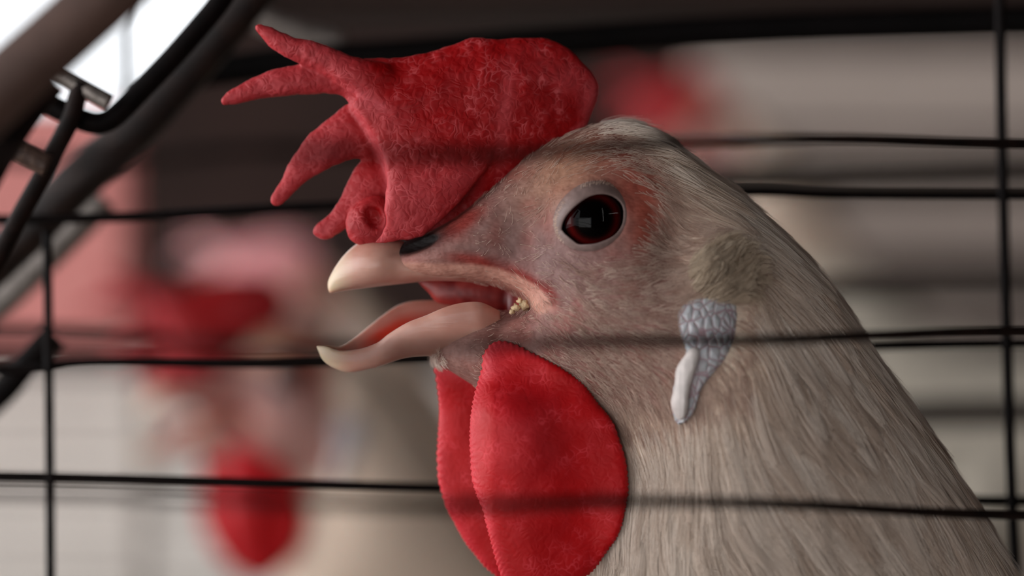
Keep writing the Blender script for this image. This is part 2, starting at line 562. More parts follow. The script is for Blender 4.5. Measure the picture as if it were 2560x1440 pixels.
def head_f(x, y):
    f = 0.86 + .95 * (1 - sstep(1000, 1330, x)) * (1 - sstep(900, 1100, y))
    f = f - .30 * gauss(x, y, 1490, 1110, 150, 190)
    return f
RIM = [(1000, 678), (1100, 682), (1180, 684), (1237, 692), (1285, 709), (1330, 735), (1352, 760)]
def rim_d(x, y):
    b = np.full(np.shape(x), 1e9)
    for p, q in zip(RIM[:-1], RIM[1:]):
        ux, uy = q[0] - p[0], q[1] - p[1]
        t = np.clip(((x - p[0]) * ux + (y - p[1]) * uy) / (ux * ux + uy * uy), 0, 1)
        b = np.minimum(b, np.hypot(x - p[0] - t * ux, y - p[1] - t * uy))
    return b
def head_h(x, y):
    h = 14 * gauss(x, y, 1490, 425, 120, 32, -4)              # brow
    h -= 16 * gauss(x, y, 1310, 590, 70, 60, -20)              # lores hollow
    h += 14 * gauss(x, y, 1520, 790, 150, 80, 20)              # cheek
    h -= 30 * gauss(x, y, 1668, 622, 42, 60, 20)               # hollow behind the eye
    h += 12 * gauss(x, y, 1790, 660, 55, 60, 20)               # ear tuft
    h += 10 * gauss(x, y, 1330, 690, 100, 20, 22)              # rim of the gape
    h -= 12 * gauss(x, y, 1400, 735, 40, 14, 50)
    h += 9 * np.exp(-(rim_d(x, y) / 17) ** 2) * sstep(1060, 1150, x)
    h -= 10 * gauss(x, y, 1250, 830, 16, 60, 8)                # crease at the jaw hinge
    # hackle mantle stands proud of the bare face
    edge = (x - 1560) * .62 - (y - 360) * .55
    h += 20 * sstep(-10, 70, edge) * (1 - sstep(820, 1100, y))
    # soft folds of skin
    h += 2.2 * np.sin((x * .55 + y * .95) / 17 + 3 * np.sin(x / 90)) * gauss(x, y, 1400, 720, 170, 90, 25)
    h += 2.0 * np.sin(np.hypot(x - 1485, y - 550) / 7.5) * gauss(x, y, 1485, 550, 120, 120) * (np.hypot(x - 1485, y - 550) > 95)
    return h
hv = Vol(940, 2690, 270, 1790, -520, 520, 6.5)
G = hv.pillow(HEAD, head_f, 0.0, hmod=head_h)
hv.add(G)
ix, iy = int((1483 - 940) / 6.5), int((550 - 270) / 6.5)
HE = float(np.sqrt(hv.H2[ix, iy]))
EYE_R = 100.0
EYE_Y = -(HE - 66)
ex, ey = persp(1482, 548, EYE_Y - 60)
for sgn in (1, -1):
    hv.add(hv.ell((ex, ey, sgn * EYE_Y), (EYE_R + 3,) * 3), 34)
    hv.sub(hv.ell((ex - 2, ey + 2, sgn * (EYE_Y - 120)), (90, 74, 130), math.radians(-28)), 4)
# nostrils
ni, nj = int((1035 - 940) / 6.5), int((610 - 270) / 6.5)
HN = float(np.sqrt(max(hv.H2[int((1050 - 940) / 6.5), int((625 - 270) / 6.5)], 100)))
for sgn in (1, -1):
    nx, ny = persp(1036, 614, -HN)
    hv.sub(hv.ell((nx, ny, sgn * -HN), (66, 19, 34), math.radians(-18)), 6)
Vh, Qh = hv.mesh(2)
Wh = W(Vh); Qh = face_out(Wh, Qh)
# skin colour: where the bird itself is bare, red or feathered, with nostril shade painted in
x, y = Vh[:, 0], Vh[:, 1]
def lc(c): return np.array(c[:3])
col = np.tile(lc(lin(144, 106, 98)), (len(Vh), 1))
def blend(w, c):
    global col
    col = col * (1 - w[:, None]) + lc(c) * w[:, None]
nz = vnoise(Vh, 40, 1)
blend(.75 * np.clip(gauss(x, y, 1330, 640, 130, 120) + .08 * nz, 0, 1), lin(142, 114, 112))
blend(.8 * np.clip(gauss(x, y, 1590, 480, 90, 70, 40) + .12 * nz - .05, 0, 1), lin(176, 92, 76))
blend(.8 * np.clip(gauss(x, y, 1600, 560, 24, 60, 10) + .08 * nz, 0, 1), lin(150, 66, 48))
blend(.6 * np.clip(gauss(x, y, 1400, 440, 90, 50, -40) + .08 * nz, 0, 1), lin(188, 140, 108))
for cx, cy, sx, sy, r in ((1180, 652, 46, 12, 8), (1330, 706, 46, 8, 33), (1375, 745, 10, 22, -20), (1240, 676, 40, 8, 18), (1290, 700, 40, 8, 30), (1150, 560, 50, 20, -35)):
    blend(.8 * np.clip(1.3 * gauss(x, y, cx, cy, sx, sy, r) + .08 * nz, 0, 1), lin(140, 34, 26))
blend(np.clip(1.4 * gauss(x, y, 1290, 728, 70, 12, 25), 0, 1) * .8, lin(206, 150, 136))      # pale rim of the gape
blend((1 - sstep(1000, 1120, x)) * (y < 705), lin(178, 120, 112))
blend(np.clip(1.8 * gauss(x, y, 1040, 612, 52, 15, -18), 0, 1), lin(20, 8, 8))  # darkens the nostril hollow: its shade put into the colour
blend(.9 * (1 - sstep(16, 28, rim_d(x, y))), lin(204, 152, 136))
# inside the jaw angle
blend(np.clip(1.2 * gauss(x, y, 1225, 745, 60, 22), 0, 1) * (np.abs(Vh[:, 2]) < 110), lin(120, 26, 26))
# feathered parts
fe = sstep(-20, 60, (x - 1560) * .62 - (y - 360) * .55)
fe = np.maximum(fe, sstep(980, 1060, y) * (x > 1330))
fe = np.maximum(fe, sstep(1620, 1760, x - .1 * (y - 700)))
blend(fe, lin(220, 202, 184))
body = mesh_obj('body', Wh, Qh, M_skin, hen)
ca = body.data.attributes.new('skin_col', 'FLOAT_COLOR', 'POINT')
ca.data.foreach_set('color', np.concatenate([col, np.ones((len(col), 1))], 1).astype(np.float32).ravel())

# ---- torso (below the frame) --------------------------------------
tv = Vol(1500, 6000, 1450, 4100, -1250, 1250, 50)
tv.add(tv.pillow([(1700, 1560), (2200, 1480), (2620, 1600), (3200, 2050), (4200, 2250), (5100, 1900), (5750, 1500), (5850, 1700), (5500, 2500), (4700, 3300),
                  (3700, 3900), (2700, 3800), (2000, 3200), (1650, 2400), (1560, 1800)], .78, 0.0))
Vt, Qt = tv.mesh(3); Wt = W(Vt)
torso = mesh_obj('torso', Wt, face_out(Wt, Qt), M_plume, hen)

# ---- upper beak ---------------------------------------------------
UB = [(823, 732), (819, 708), (830, 681), (852, 647), (878, 620), (905, 603), (950, 596), (1010, 604), (1030, 640), (1100, 655), (1180, 662), (1238, 668), (1284, 685),
      (1330, 708), (1372, 736), (1360, 764), (1338, 764), (1292, 738), (1237, 715), (1188, 706), (1127, 703), (1066, 703), (1014, 709), (956, 716), (907, 722), (861, 727), (832, 733)]
bv = Vol(800, 1400, 575, 790, -210, 210, 4)
def ub_f(x, y): return 1.05 + .55 * sstep(820, 960, x) + 2.2 * sstep(985, 1150, x)
bv.add(bv.pillow(UB, ub_f, 0.0, n=5))
# hollow palate under the beak
pal = bv.ell((1150, 745, 0), (300, 36, 88))
bv.sub(pal, 6)
for sgn in (1, -1):
    nx, ny = persp(1036, 616, -HN)
    bv.sub(bv.ell((nx, ny, sgn * -HN), (62, 17, 40), math.radians(-18)), 6)
Vb, Qb = bv.mesh(2); Wb = W(Vb)
ub = mesh_obj('upper_beak', Wb, face_out(Wb, Qb), M_beak, hen)
set_attr(ub, 'tip', 1 - sstep(825, 900, Vb[:, 0]))
set_attr(ub, 'inner', np.clip(1 - sstep(-2, 10, bv.ell((1150, 745, 0), (300, 36, 88))[0, 0, 0] * 0 + np.sqrt(((Vb[:, 0] - 1150) / 300) ** 2 + ((Vb[:, 1] - 745) / 36) ** 2 + (Vb[:, 2] / 88) ** 2) * 36 - 36), 0, 1) * .85)

# ---- lower beak: a trough lofted from tip to hinge ------------------
ST = [  # near rim, keel, far rim (px), half width (px)
    ((792, 866), (794, 872), (796, 865), 4), ((818, 868), (806, 898), (822, 864), 20), ((850, 878), (830, 917), (848, 868), 34), ((900, 874), (868, 930), (880, 850), 48),
    ((943, 859), (915, 920), (922, 816), 60), ((974, 835), (955, 909), (956, 789), 74), ((1020, 807), (1010, 892), (992, 765), 90), ((1066, 789), (1070, 888), (1029, 753), 102),
    ((1111, 769), (1120, 890), (1081, 751), 114), ((1157, 757), (1170, 900), (1121, 754), 118), ((1203, 756), (1215, 898), (1180, 763), 116), ((1250, 778), (1250, 880), (1240, 778), 84)]
def loftcol(k): return catmull([s[k] for s in ST], 6, closed=False)
N_, K_, F_ = loftcol(0), loftcol(1), loftcol(2)
HWd = catmull([(i, s[3]) for i, s in enumerate(ST)], 6, closed=False)[:, 1]
ns = len(N_); nu = 25
def u_sec(i, th):
    """U-shaped section, th = wall thickness in px (0 = outer skin)"""
    n, k, f = N_[i], K_[i], F_[i]; w = HWd[i]
    out = []
    for a in np.linspace(0, math.pi, nu):
        c, s_ = math.cos(a), math.sin(a) ** .8
        rim = n * (1 + c) / 2 + f * (1 - c) / 2
        depth = (k - (n + f) / 2) * s_
        shr = max(0.0, 1 - th / max(w, 1e-3)); shd = max(0.0, 1 - th * 1.7 / max(np.linalg.norm(k - (n + f) / 2), 1e-3))
        q = rim + depth * (shd if th else 1)
        mid = (n + f) / 2
        q = mid + (q - mid) * (1 if not th else (shr * .5 + .5)) if th else q
        yy = -w * c * (shr if th else 1)
        px_, py_ = persp(q[0], q[1], yy)
        out.append((px_, py_, yy))
    return out
Vl = []
for i in range(ns):
    Vl += u_sec(i, 0)
for i in range(ns):
    Vl += u_sec(i, 9.0)
Fl = []
for i in range(ns - 1):
    for j in range(nu - 1):
        a = i * nu + j; Fl.append((a, a + 1, a + nu + 1, a + nu))
        b = ns * nu + a; Fl.append((b, b + nu, b + nu + 1, b + 1))
    for j in (0, nu - 1):
        a = i * nu + j; b = ns * nu + a
        Fl.append((a, a + nu, b + nu, b) if j == 0 else (a, b, b + nu, a + nu))
for i in (0, ns - 1):
    for j in range(nu - 1):
        a = i * nu + j; b = ns * nu + a
        Fl.append((a, b, b + 1, a + 1) if i == 0 else (a, a + 1, b + 1, b))
Vl = np.array(Vl); Wl = W(Vl)
lb = mesh_obj('lower_beak', Wl, face_out(Wl, np.array(Fl)), M_beak, hen)
set_attr(lb, 'tip', np.clip(1 - sstep(800, 900, Vl[:, 0]), 0, 1))
inn = np.zeros(len(Vl)); jj = np.arange(len(Vl)) % nu
inn[ns * nu:] = sstep(0, 3.5, jj[ns * nu:]) * (1 - sstep(nu - 5, nu - 1, jj[ns * nu:])) * sstep(850, 960, Vl[ns * nu:, 0])
set_attr(lb, 'inner', inn)

# ---- mouth lining on the far side of the gape, and tongue -------------
mv = Vol(1000, 1400, 670, 830, -130, 170, 4)
mv.add(mv.pillow([(1040, 700), (1090, 690), (1200, 690), (1300, 720), (1345, 762), (1290, 790), (1200, 785), (1130, 766), (1090, 758), (1070, 735)], .35,
                 lambda x, y: 78 - 120 * sstep(1262, 1345, x)), 0)
0 and mv.add(mv.pillow([(1120, 748), (1160, 735), (1220, 738), (1280, 760), (1250, 790), (1160, 778)], .5, lambda x, y: 50 - 50 * sstep(1200, 1320, x)), 6)
Vm, Qm = mv.mesh(1); Wm = W(Vm)
mesh_obj('mouth_lining', Wm, face_out(Wm, Qm), M_mouth, hen)

# crumbs of feed stuck in the corner of the beak
for cx, cy, r, lab in ((1312, 762, 13, 'largest pale crumb of feed in the corner of the open beak'), (1290, 768, 10, 'pale feed crumb just left of the largest crumb in the beak corner'),
                       (1334, 774, 8, 'pale feed crumb below and right of the largest crumb in the beak corner'), (1300, 752, 8, 'topmost pale feed crumb in the beak corner'),
                       (1343, 762, 6, 'smallest pale feed crumb at the far right of the beak corner'), (1280, 778, 7, 'lowest leftmost pale feed crumb on the lower beak')):
    yy = -105 - 6 * random.random()
    a, b = persp(cx, cy, yy)
    import bmesh
    bm = bmesh.new(); bmesh.ops.create_icosphere(bm, subdivisions=2, radius=1)
    for v in bm.verts:
        v.co *= r * S * (1 + .8 * (random.random() - .5)); v.co.y *= .7
    Vc = np.array([tuple(v.co) for v in bm.verts]) + W(np.array([[a, b, yy]]))[0]
    bm.verts.index_update()
    Fc = [tuple(v.index for v in f.verts) for f in bm.faces]; bm.free()
    Vc = Vc + np.array(HEN_AT)
    tag(mesh_obj('feed_crumb', Vc, Fc, M_crumb, loc=Vc.mean(0)), lab, 'crumb', 'feed crumbs in the beak corner')

# ---- comb -----------------------------------------------------------
cv = Vol(530, 1520, 45, 640, -170, 130, 4)
MAIN = [(903, 149), (960, 147), (1013, 143), (1073, 132), (1121, 118), (1158, 102), (1184, 95), (1222, 99), (1283, 95), (1343, 95), (1383, 104), (1423, 126), (1464, 167),
        (1489, 200), (1495, 226), (1491, 254), (1480, 288), (1466, 320), (1434, 348), (1370, 392), (1318, 440), (1250, 510), (1190, 560), (1120, 590), (1040, 602), (985, 590), (975, 500), (965, 430),
        (945, 380), (910, 320), (872, 258), (880, 210), (880, 170)]
def main_yc(x, y): return -6 - 26 * gauss(x, y, 1000, 260, 90, 120) + 34 * gauss(x, y, 1150, 500, 120, 60) - 10 * gauss(x, y, 1250, 210, 120, 70) + 6 * np.sin(x / 70)
cv.add(cv.pillow(MAIN, .42, main_yc))
FLAP = [(884, 262), (912, 305), (940, 350), (958, 395), (970, 445), (968, 500), (958, 545), (958, 585), (930, 612), (960, 612), (1000, 604), (1050, 597), (1088, 571), (1134, 526), (1178, 475), (1222, 414),
        (1238, 340), (1180, 270), (1060, 235), (950, 225)]
cv.add(cv.pillow(FLAP, .34, lambda x, y: -64 - 16 * sstep(330, 560, y)), 14)
SP1 = [(641, 70), (652, 64), (676, 69), (704, 82), (738, 97), (760, 103), (805, 112), (850, 130), (890, 147), (960, 160), (1010, 200), (1000, 270), (960, 276), (915, 258), (872, 232), (812, 190), (745, 160), (708, 142), (676, 119), (648, 88)]
cv.add(cv.pillow(SP1, .7, lambda x, y: -48 + 14 * (1 - sstep(640, 850, x))), 10)
SP2 = [(553, 250), (563, 236), (592, 218), (630, 198), (680, 177), (722, 165), (770, 160), (850, 170), (900, 200), (900, 250), (872, 254), (848, 238), (810, 236), (752, 236), (678, 245), (620, 256), (568, 265), (556, 262)]
cv.add(cv.pillow(SP2, .75, lambda x, y: -14 + 10 * (1 - sstep(560, 800, x))), 10)
SP3 = [(874, 256), (838, 281), (788, 322), (754, 361), (732, 392), (704, 445), (677, 490), (677, 508), (690, 515), (706, 510), (730, 486), (772, 446), (812, 424), (856, 406), (900, 396), (960, 400), (960, 330), (920, 270)]
cv.add(cv.pillow(SP3, .55, lambda x, y: 8.0 + 0 * x), 10)
SP4 = [(930, 390), (898, 404), (870, 448), (846, 498), (821, 536), (790, 560), (780, 580), (794, 597), (824, 596), (854, 578), (885, 560), (940, 540), (980, 500), (980, 420)]
cv.add(cv.pillow(SP4, .6, lambda x, y: 14.0 + 0 * x), 8)
NUB = [(868, 552), (876, 525), (905, 500), (938, 490), (962, 500), (985, 540), (975, 590), (950, 613), (915, 616), (886, 606), (871, 582)]
cv.add(cv.pillow(NUB, .85, -32.0), 8)
cv.sub(cv.ell((940, 545, -80), (26, 36, 40), math.radians(-30)), 6)
Vc_, Qc_ = cv.mesh(2)
# lumps and pimples of the flesh
nrm = cv.grad(Vc_)
fingers = 1 - sstep(820, 960, Vc_[:, 0])
amp = 3.0 * vnoise(Vc_, 55, 3) + 1.6 * vnoise(Vc_, 18, 4) + (.35 + .55 * fingers) * vnoise(Vc_, 9, 5)
Vc_ = Vc_ + nrm * amp[:, None]
Wc = W(Vc_)
comb = mesh_obj('comb', Wc, face_out(Wc, Qc_), M_comb, hen)
xx, yy = Vc_[:, 0], Vc_[:, 1]
pale = .5 * fingers
pale = np.maximum(pale, .4 * sstep(380, 470, yy) * (1 - sstep(-8, 14, (xx - 1225) * .72 + (yy - 412) * .62)))
pale = np.maximum(pale, .8 * gauss(xx, yy, 905, 250, 70, 20, 32))
for a, b in (((872, 250), (958, 395)), ((958, 395), (972, 500)), ((972, 500), (955, 600)), ((880, 230), (960, 275))):
    t_ = np.clip(((xx - a[0]) * (b[0] - a[0]) + (yy - a[1]) * (b[1] - a[1])) / ((b[0] - a[0]) ** 2 + (b[1] - a[1]) ** 2), 0, 1)
    d_ = np.hypot(xx - a[0] - t_ * (b[0] - a[0]), yy - a[1] - t_ * (b[1] - a[1]))
    pale = np.maximum(pale, .95 * np.exp(-(d_ / 15) ** 2))
pale = np.maximum(pale, .6 * gauss(xx, yy, 1478, 235, 16, 50, 8)); pale = np.maximum(pale, .6 * gauss(xx, yy, 1450, 325, 24, 10, -50))
pale = np.maximum(pale, .55 * gauss(xx, yy, 1265, 270, 14, 80, 6)); pale = np.maximum(pale, .35 * gauss(xx, yy, 1400, 190, 70, 30, 20))
pale *= 1 - .95 * gauss(xx, yy, 938, 545, 20, 28)
set_attr(comb, 'pale', np.clip(pale + .12 * vnoise(Vc_, 25, 9), 0, 1))

def surf_y(px, py):
    """depth (px) of the near face of the head at model px,py"""
    i = np.clip(((np.asarray(px) - 940) / 6.5).astype(int), 0, hv.H2.shape[0] - 1); j = np.clip(((np.asarray(py) - 270) / 6.5).astype(int), 0, hv.H2.shape[1] - 1)
    return -np.sqrt(np.maximum(hv.H2[i, j], 0))
# ---- wattles --------------------------------------------------------
def wattle(poly, vol, f, yc, edge, seed):
    wv = Vol(*vol, 5)
    wv.add(wv.pillow(poly, f, yc))
    V, Q = wv.mesh(2)
    n = wv.grad(V)
    dd = sdf2d(catmull(poly, 6), V[:, 0][:, None], V[:, 1][:, None])[:, 0]
    rim = np.exp(-(np.maximum(dd, 0) / 14) ** 2)
    bead = np.sin(np.arctan2(V[:, 1] - 1160, V[:, 0] - edge) * 158) * rim * 2.0
    V2 = V + n * (bead + 2.5 * vnoise(V, 60, seed) + .3 * vnoise(V, 9, seed + 1))[:, None]
    w = W(V2)
    o = mesh_obj('wattle', w, face_out(w, Q), M_wattle, hen)
    return o, V2, dd
NW = [(1236, 850), (1211, 880), (1207, 915), (1196, 948), (1187, 980), (1180, 1028), (1177, 1090), (1178, 1140), (1184, 1186), (1196, 1223), (1209, 1258), (1219, 1298), (1230, 1340), (1244, 1394), (1261, 1432), (1300, 1466), (1360, 1478), (1410, 1458), (1440, 1434), (1482, 1402), (1515, 1352),
      (1540, 1307), (1557, 1244), (1561, 1194), (1555, 1140), (1542, 1090), (1523, 1040), (1490, 1000), (1456, 955), (1402, 913), (1332, 878), (1280, 852)]
SY = -np.sqrt(np.maximum(hv.H2, 0))
for _ in range(24):
    SY[1:-1, 1:-1] = (SY[1:-1, 1:-1] * 2 + SY[:-2, 1:-1] + SY[2:, 1:-1] + SY[1:-1, :-2] + SY[1:-1, 2:]) / 6
def soft_y(x, y):
    a = np.clip((x - 940) / 6.5, 0, SY.shape[0] - 2); b = np.clip((y - 270) / 6.5, 0, SY.shape[1] - 2)
    i, j = a.astype(int), b.astype(int); f, g = a - i, b - j
    return (SY[i, j] * (1 - f) + SY[i + 1, j] * f) * (1 - g) + (SY[i, j + 1] * (1 - f) + SY[i + 1, j + 1] * f) * g
def nw_yc(x, y):
    t = sstep(860, 1050, y)
    out = soft_y(x, y) - 2 - 16 * sstep(940, 1080, y)
    base = -122 - 82 * t - 22 * gauss(x, y, 1290, 1080, 70, 130) + 14 * gauss(x, y, 1440, 1040, 50, 110, -28) + 18 * gauss(x, y, 1480, 1330, 90, 90) + 24 * (1 - sstep(1170, 1240, x))
    k = 50.0
    q = np.clip(.5 + .5 * (out - base) / k, 0, 1)
    return out * (1 - q) + base * q - k * q * (1 - q)
w1, V1, d1 = wattle(NW, (1150, 1590, 810, 1500, -360, 40), .26, nw_yc, 1369, 21)
set_attr(w1, 'pale', np.clip(.85 * np.exp(-(np.maximum(d1, 0) / 20) ** 2) * (1 - sstep(1250, 1420, V1[:, 0])) + .6 * (1 - sstep(905, 960, V1[:, 1])) * (1 - sstep(1215, 1300, V1[:, 0])) + .4 * gauss(V1[:, 0], V1[:, 1], 1290, 1060, 60, 80) + .14 * vnoise(V1, 30, 31), 0, 1))
w1['label'] = 'near wattle'
FW = [(1100, 880), (1082, 905), (1090, 965), (1094, 1028), (1091, 1090), (1090, 1152), (1094, 1207), (1107, 1257), (1123, 1294), (1148, 1340), (1178, 1386), (1223, 1436), (1280, 1474), (1350, 1470), (1410, 1400), (1430, 1280), (1420, 1150), (1390, 1040), (1340, 960), (1270, 900), (1180, 870)]
w2, V2, d2 = wattle(FW, (1060, 1460, 850, 1500, -80, 220), .26, lambda x, y: 30 + 30 * sstep(900, 1050, y), 1260, 41)
set_attr(w2, 'pale', np.clip(.8 * np.exp(-(np.maximum(d2, 0) / 22) ** 2) * (1 - sstep(1180, 1300, V2[:, 0])) + .9 * (1 - sstep(-10, 30, (V2[:, 1] - 930) - .32 * (V2[:, 0] - 1120))) + .14 * vnoise(V2, 30, 51), 0, 1))

# ---- eye --------------------------------------------------------------
import bmesh
bm = bmesh.new(); bmesh.ops.create_uvsphere(bm, u_segments=64, v_segments=40, radius=EYE_R * S)
em = bpy.data.meshes.new('eyeball'); bm.to_mesh(em); bm.free()
em.polygons.foreach_set('use_smooth', np.ones(len(em.polygons), bool)); em.materials.append(M_eye)
INL = [(1405, 573), (1410, 550), (1425, 528), (1448, 507), (1475, 491), (1502, 486), (1526, 490), (1546, 503), (1557, 521), (1559, 541), (1555, 564), (1540, 584), (1520, 597), (1493, 607), (1466, 610), (1446, 609), (1427, 595), (1412, 583)]
OUL = [(1388, 566), (1391, 540), (1405, 511), (1427, 487), (1454, 468), (1490, 457), (1524, 459), (1550, 472), (1568, 497), (1575, 530), (1572, 564), (1558, 598), (1535, 624), (1502, 640), (1468, 644), (1436, 634), (1412, 616), (1396, 593)]
IN_, OU_ = catmull(INL, 8), catmull(OUL, 8)
for sgn in (1, -1):
    e = bpy.data.objects.new('eye', em); link(e, hen)
    e.location = W(np.array([[ex, ey, sgn * EYE_Y]]))[0]
    # lid: a soft ring from the opening out to the face
    rows = []; nr = 13; n_ = len(IN_)
    ctr = np.array([1483, 549.0])
    V = []
    for r in range(nr):
        t = r / (nr - 1)
        for k in range(n_):
            p = IN_[k] * (1 - t) + OU_[k] * t
            p = ctr + (p - ctr) * (1.0 if r < nr - 1 else 1.07)
            rr = np.hypot(*(p - np.array([1482, 548.0])))
            ys = EYE_Y - math.sqrt(max(EYE_R ** 2 - min(rr, 92) ** 2, 0))          # surface of the eyeball
            bulge = 4.5 * math.sin(math.pi * min(1, t)) ** .7
            wr = 1.6 * math.sin(k * 1.25) * math.exp(-((t - .85) / .14) ** 2)
            # skin surface outside
            q = persp(p[0], p[1], ys)
            sk = float(surf_y(*persp(p[0], p[1], -HE))) + 5
            ye = EYE_Y - math.sqrt(max(EYE_R ** 2 - min(rr, 99) ** 2, 0))
            yskin = ye - 8 - bulge - wr if r < nr - 1 else ye + 12
            V.append((*persp(p[0], p[1], yskin), sgn * -abs(yskin) if yskin < 0 else yskin))
    F = []
    for r in range(nr - 1):
        for k in range(n_):
            a = r * n_ + k; b = r * n_ + (k + 1) % n_
            F.append((a, b, b + n_, a + n_) if sgn < 0 else (a, a + n_, b + n_, b))
    V = np.array(V); V[:, 2] = sgn * V[:, 2]
    if sgn == 1: V[:, 2] = -np.abs(V[:, 2])
    else: V[:, 2] = np.abs(V[:, 2])
    lo = mesh_obj('eyelid', W(V), F, M_lid, hen)
    sd = lo.modifiers.new('thickness', 'SOLIDIFY'); sd.thickness = .0005; sd.offset = -1 if sgn < 0 else -1

# ---- earlobe ---------------------------------------------------------
ev = Vol(1640, 1880, 700, 1100, -420, -60, 4)
EAR = [(1686, 775), (1720, 748), (1770, 735), (1815, 735), (1838, 760), (1838, 810), (1826, 860), (1800, 905), (1768, 940), (1745, 975), (1728, 1030), (1700, 1058), (1682, 1050), (1674, 1000), (1684, 940), (1706, 885), (1690, 830)]
kx = lambda pts: [persp(a, b, -230) for a, b in pts]
ear_y = lambda x, y: surf_y(x, y) + 6 - 14 * sstep(860, 1000, y)
ev.add(ev.pillow(kx(EAR), .32, ear_y))
V, Q = ev.mesh(1); w = W(V)
ear = mesh_obj('earlobe', w, face_out(w, Q), M_ear, hen)
# separate scales of the lobe
ev2 = Vol(1640, 1880, 700, 1100, -440, -60, 4)
FOLD = [(1722, 868), (1742, 872), (1738, 905), (1724, 945), (1716, 985), (1712, 1025), (1700, 1046), (1684, 1040), (1672, 1005), (1680, 960), (1684, 920), (1702, 890)]
ev2.add(ev2.pillow(kx(FOLD), .7, lambda x, y: ear_y(x, y) - 16))
V, Q = ev2.mesh(1); w = W(V)
fo = mesh_obj('earlobe_fold', w, face_out(w, Q), M_earwhite, ear)
FOLD2 = [(1728, 785), (1746, 778), (1758, 800), (1756, 840), (1750, 880), (1732, 880), (1730, 830)]
ev3 = Vol(1640, 1880, 700, 1100, -440, -60, 4)
ev3.add(ev3.pillow(kx(FOLD2), .5, lambda x, y: ear_y(x, y) - 9))
V, Q = ev3.mesh(1); w = W(V)
mesh_obj('earlobe_fold', w, face_out(w, Q), M_earwhite, ear)

# ---- plumage: strands that follow the lie of the feathers ------------------
FLOW = np.array([  # px, py, direction
    (1500, 315, 1, .05), (1600, 330, .9, .35), (1700, 430, .75, .66), (1850, 560, .72, .70), (1950, 640, .68, .73), (2100, 900, .55, .83), (2300, 1150, .52, .85), (2500, 1450, .5, .86),
    (1750, 500, .72, .7), (1880, 760, .3, .95), (1850, 950, .12, 1), (1950, 950, .42, .9), (1900, 1150, .5, .86), (1800, 1100, .2, .98), (1720, 1100, -.02, 1), (1700, 1300, .02, 1), (1850, 1350, .55, .83), (2050, 1200, .62, .78), (2100, 1400, .6, .8),
    (1600, 1250, -.12, 1), (1550, 1450, -.1, 1), (1600, 1080, .45, .9), (1500, 980, .8, .6), (1400, 910, .9, .45), (1300, 860, .95, .3), (1450, 820, .9, .45), (1550, 860, .9, .4), (1600, 900, .85, .5),
    (1400, 760, .9, .42), (1300, 640, .85, .3), (1420, 690, .92, .38), (1520, 720, .97, .05), (1620, 700, .9, -.35), (1600, 760, .98, .1), (1330, 480, .7, -.7), (1300, 560, .75, -.5), (1250, 600, .9, -.3), (1400, 420, .85, -.5), (1480, 400, .98, -.12), (1560, 410, .93, .35), (1620, 470, .8, .6),
    (1640, 550, .5, .8), (1680, 640, .6, .4), (1760, 680, .55, -.8), (1800, 640, .45, -.9), (1820, 700, .8, -.6), (1740, 730, .7, -.6), (1680, 740, .95, -.2), (1700, 1000, .1, 1), (1340, 380, .85, -.5)])
def flow(px, py):
    num = np.zeros((len(px), 2)); den = np.zeros(len(px))
    for fx, fy, dx, dy in FLOW:
        w = 1 / (((px - fx) ** 2 + (py - fy) ** 2) + 900) ** 1.5
        num[:, 0] += w * dx; num[:, 1] += w * dy; den += w
    v = num / den[:, None]
    return v / (np.linalg.norm(v, axis=1)[:, None] + 1e-9)

tri = np.concatenate([Qh[:, [0, 1, 2]], Qh[:, [0, 2, 3]]])
A_, B_, C_ = Vh[tri[:, 0]], Vh[tri[:, 1]], Vh[tri[:, 2]]
area_ = .5 * np.linalg.norm(np.cross(B_ - A_, C_ - A_), axis=1)
cen = (A_ + B_ + C_) / 3

def mask_feather(x, y):
    """1 where the long hackle feathers grow"""
    e = (x - 1560) * .62 - (y - 360) * .55
    m = sstep(0, 40, e) * (y < 760) + sstep(1830, 1870, x) * (y >= 700)
    front = sstep(0, 150, (y - 990) - (1640 - x) * .55) * sstep(930, 1040, y)
    m = np.maximum(m, front * (x > 1340))
    m = np.maximum(m, (y < 345) * (x > 1490) * 1.0)
    return np.clip(m, 0, 1)

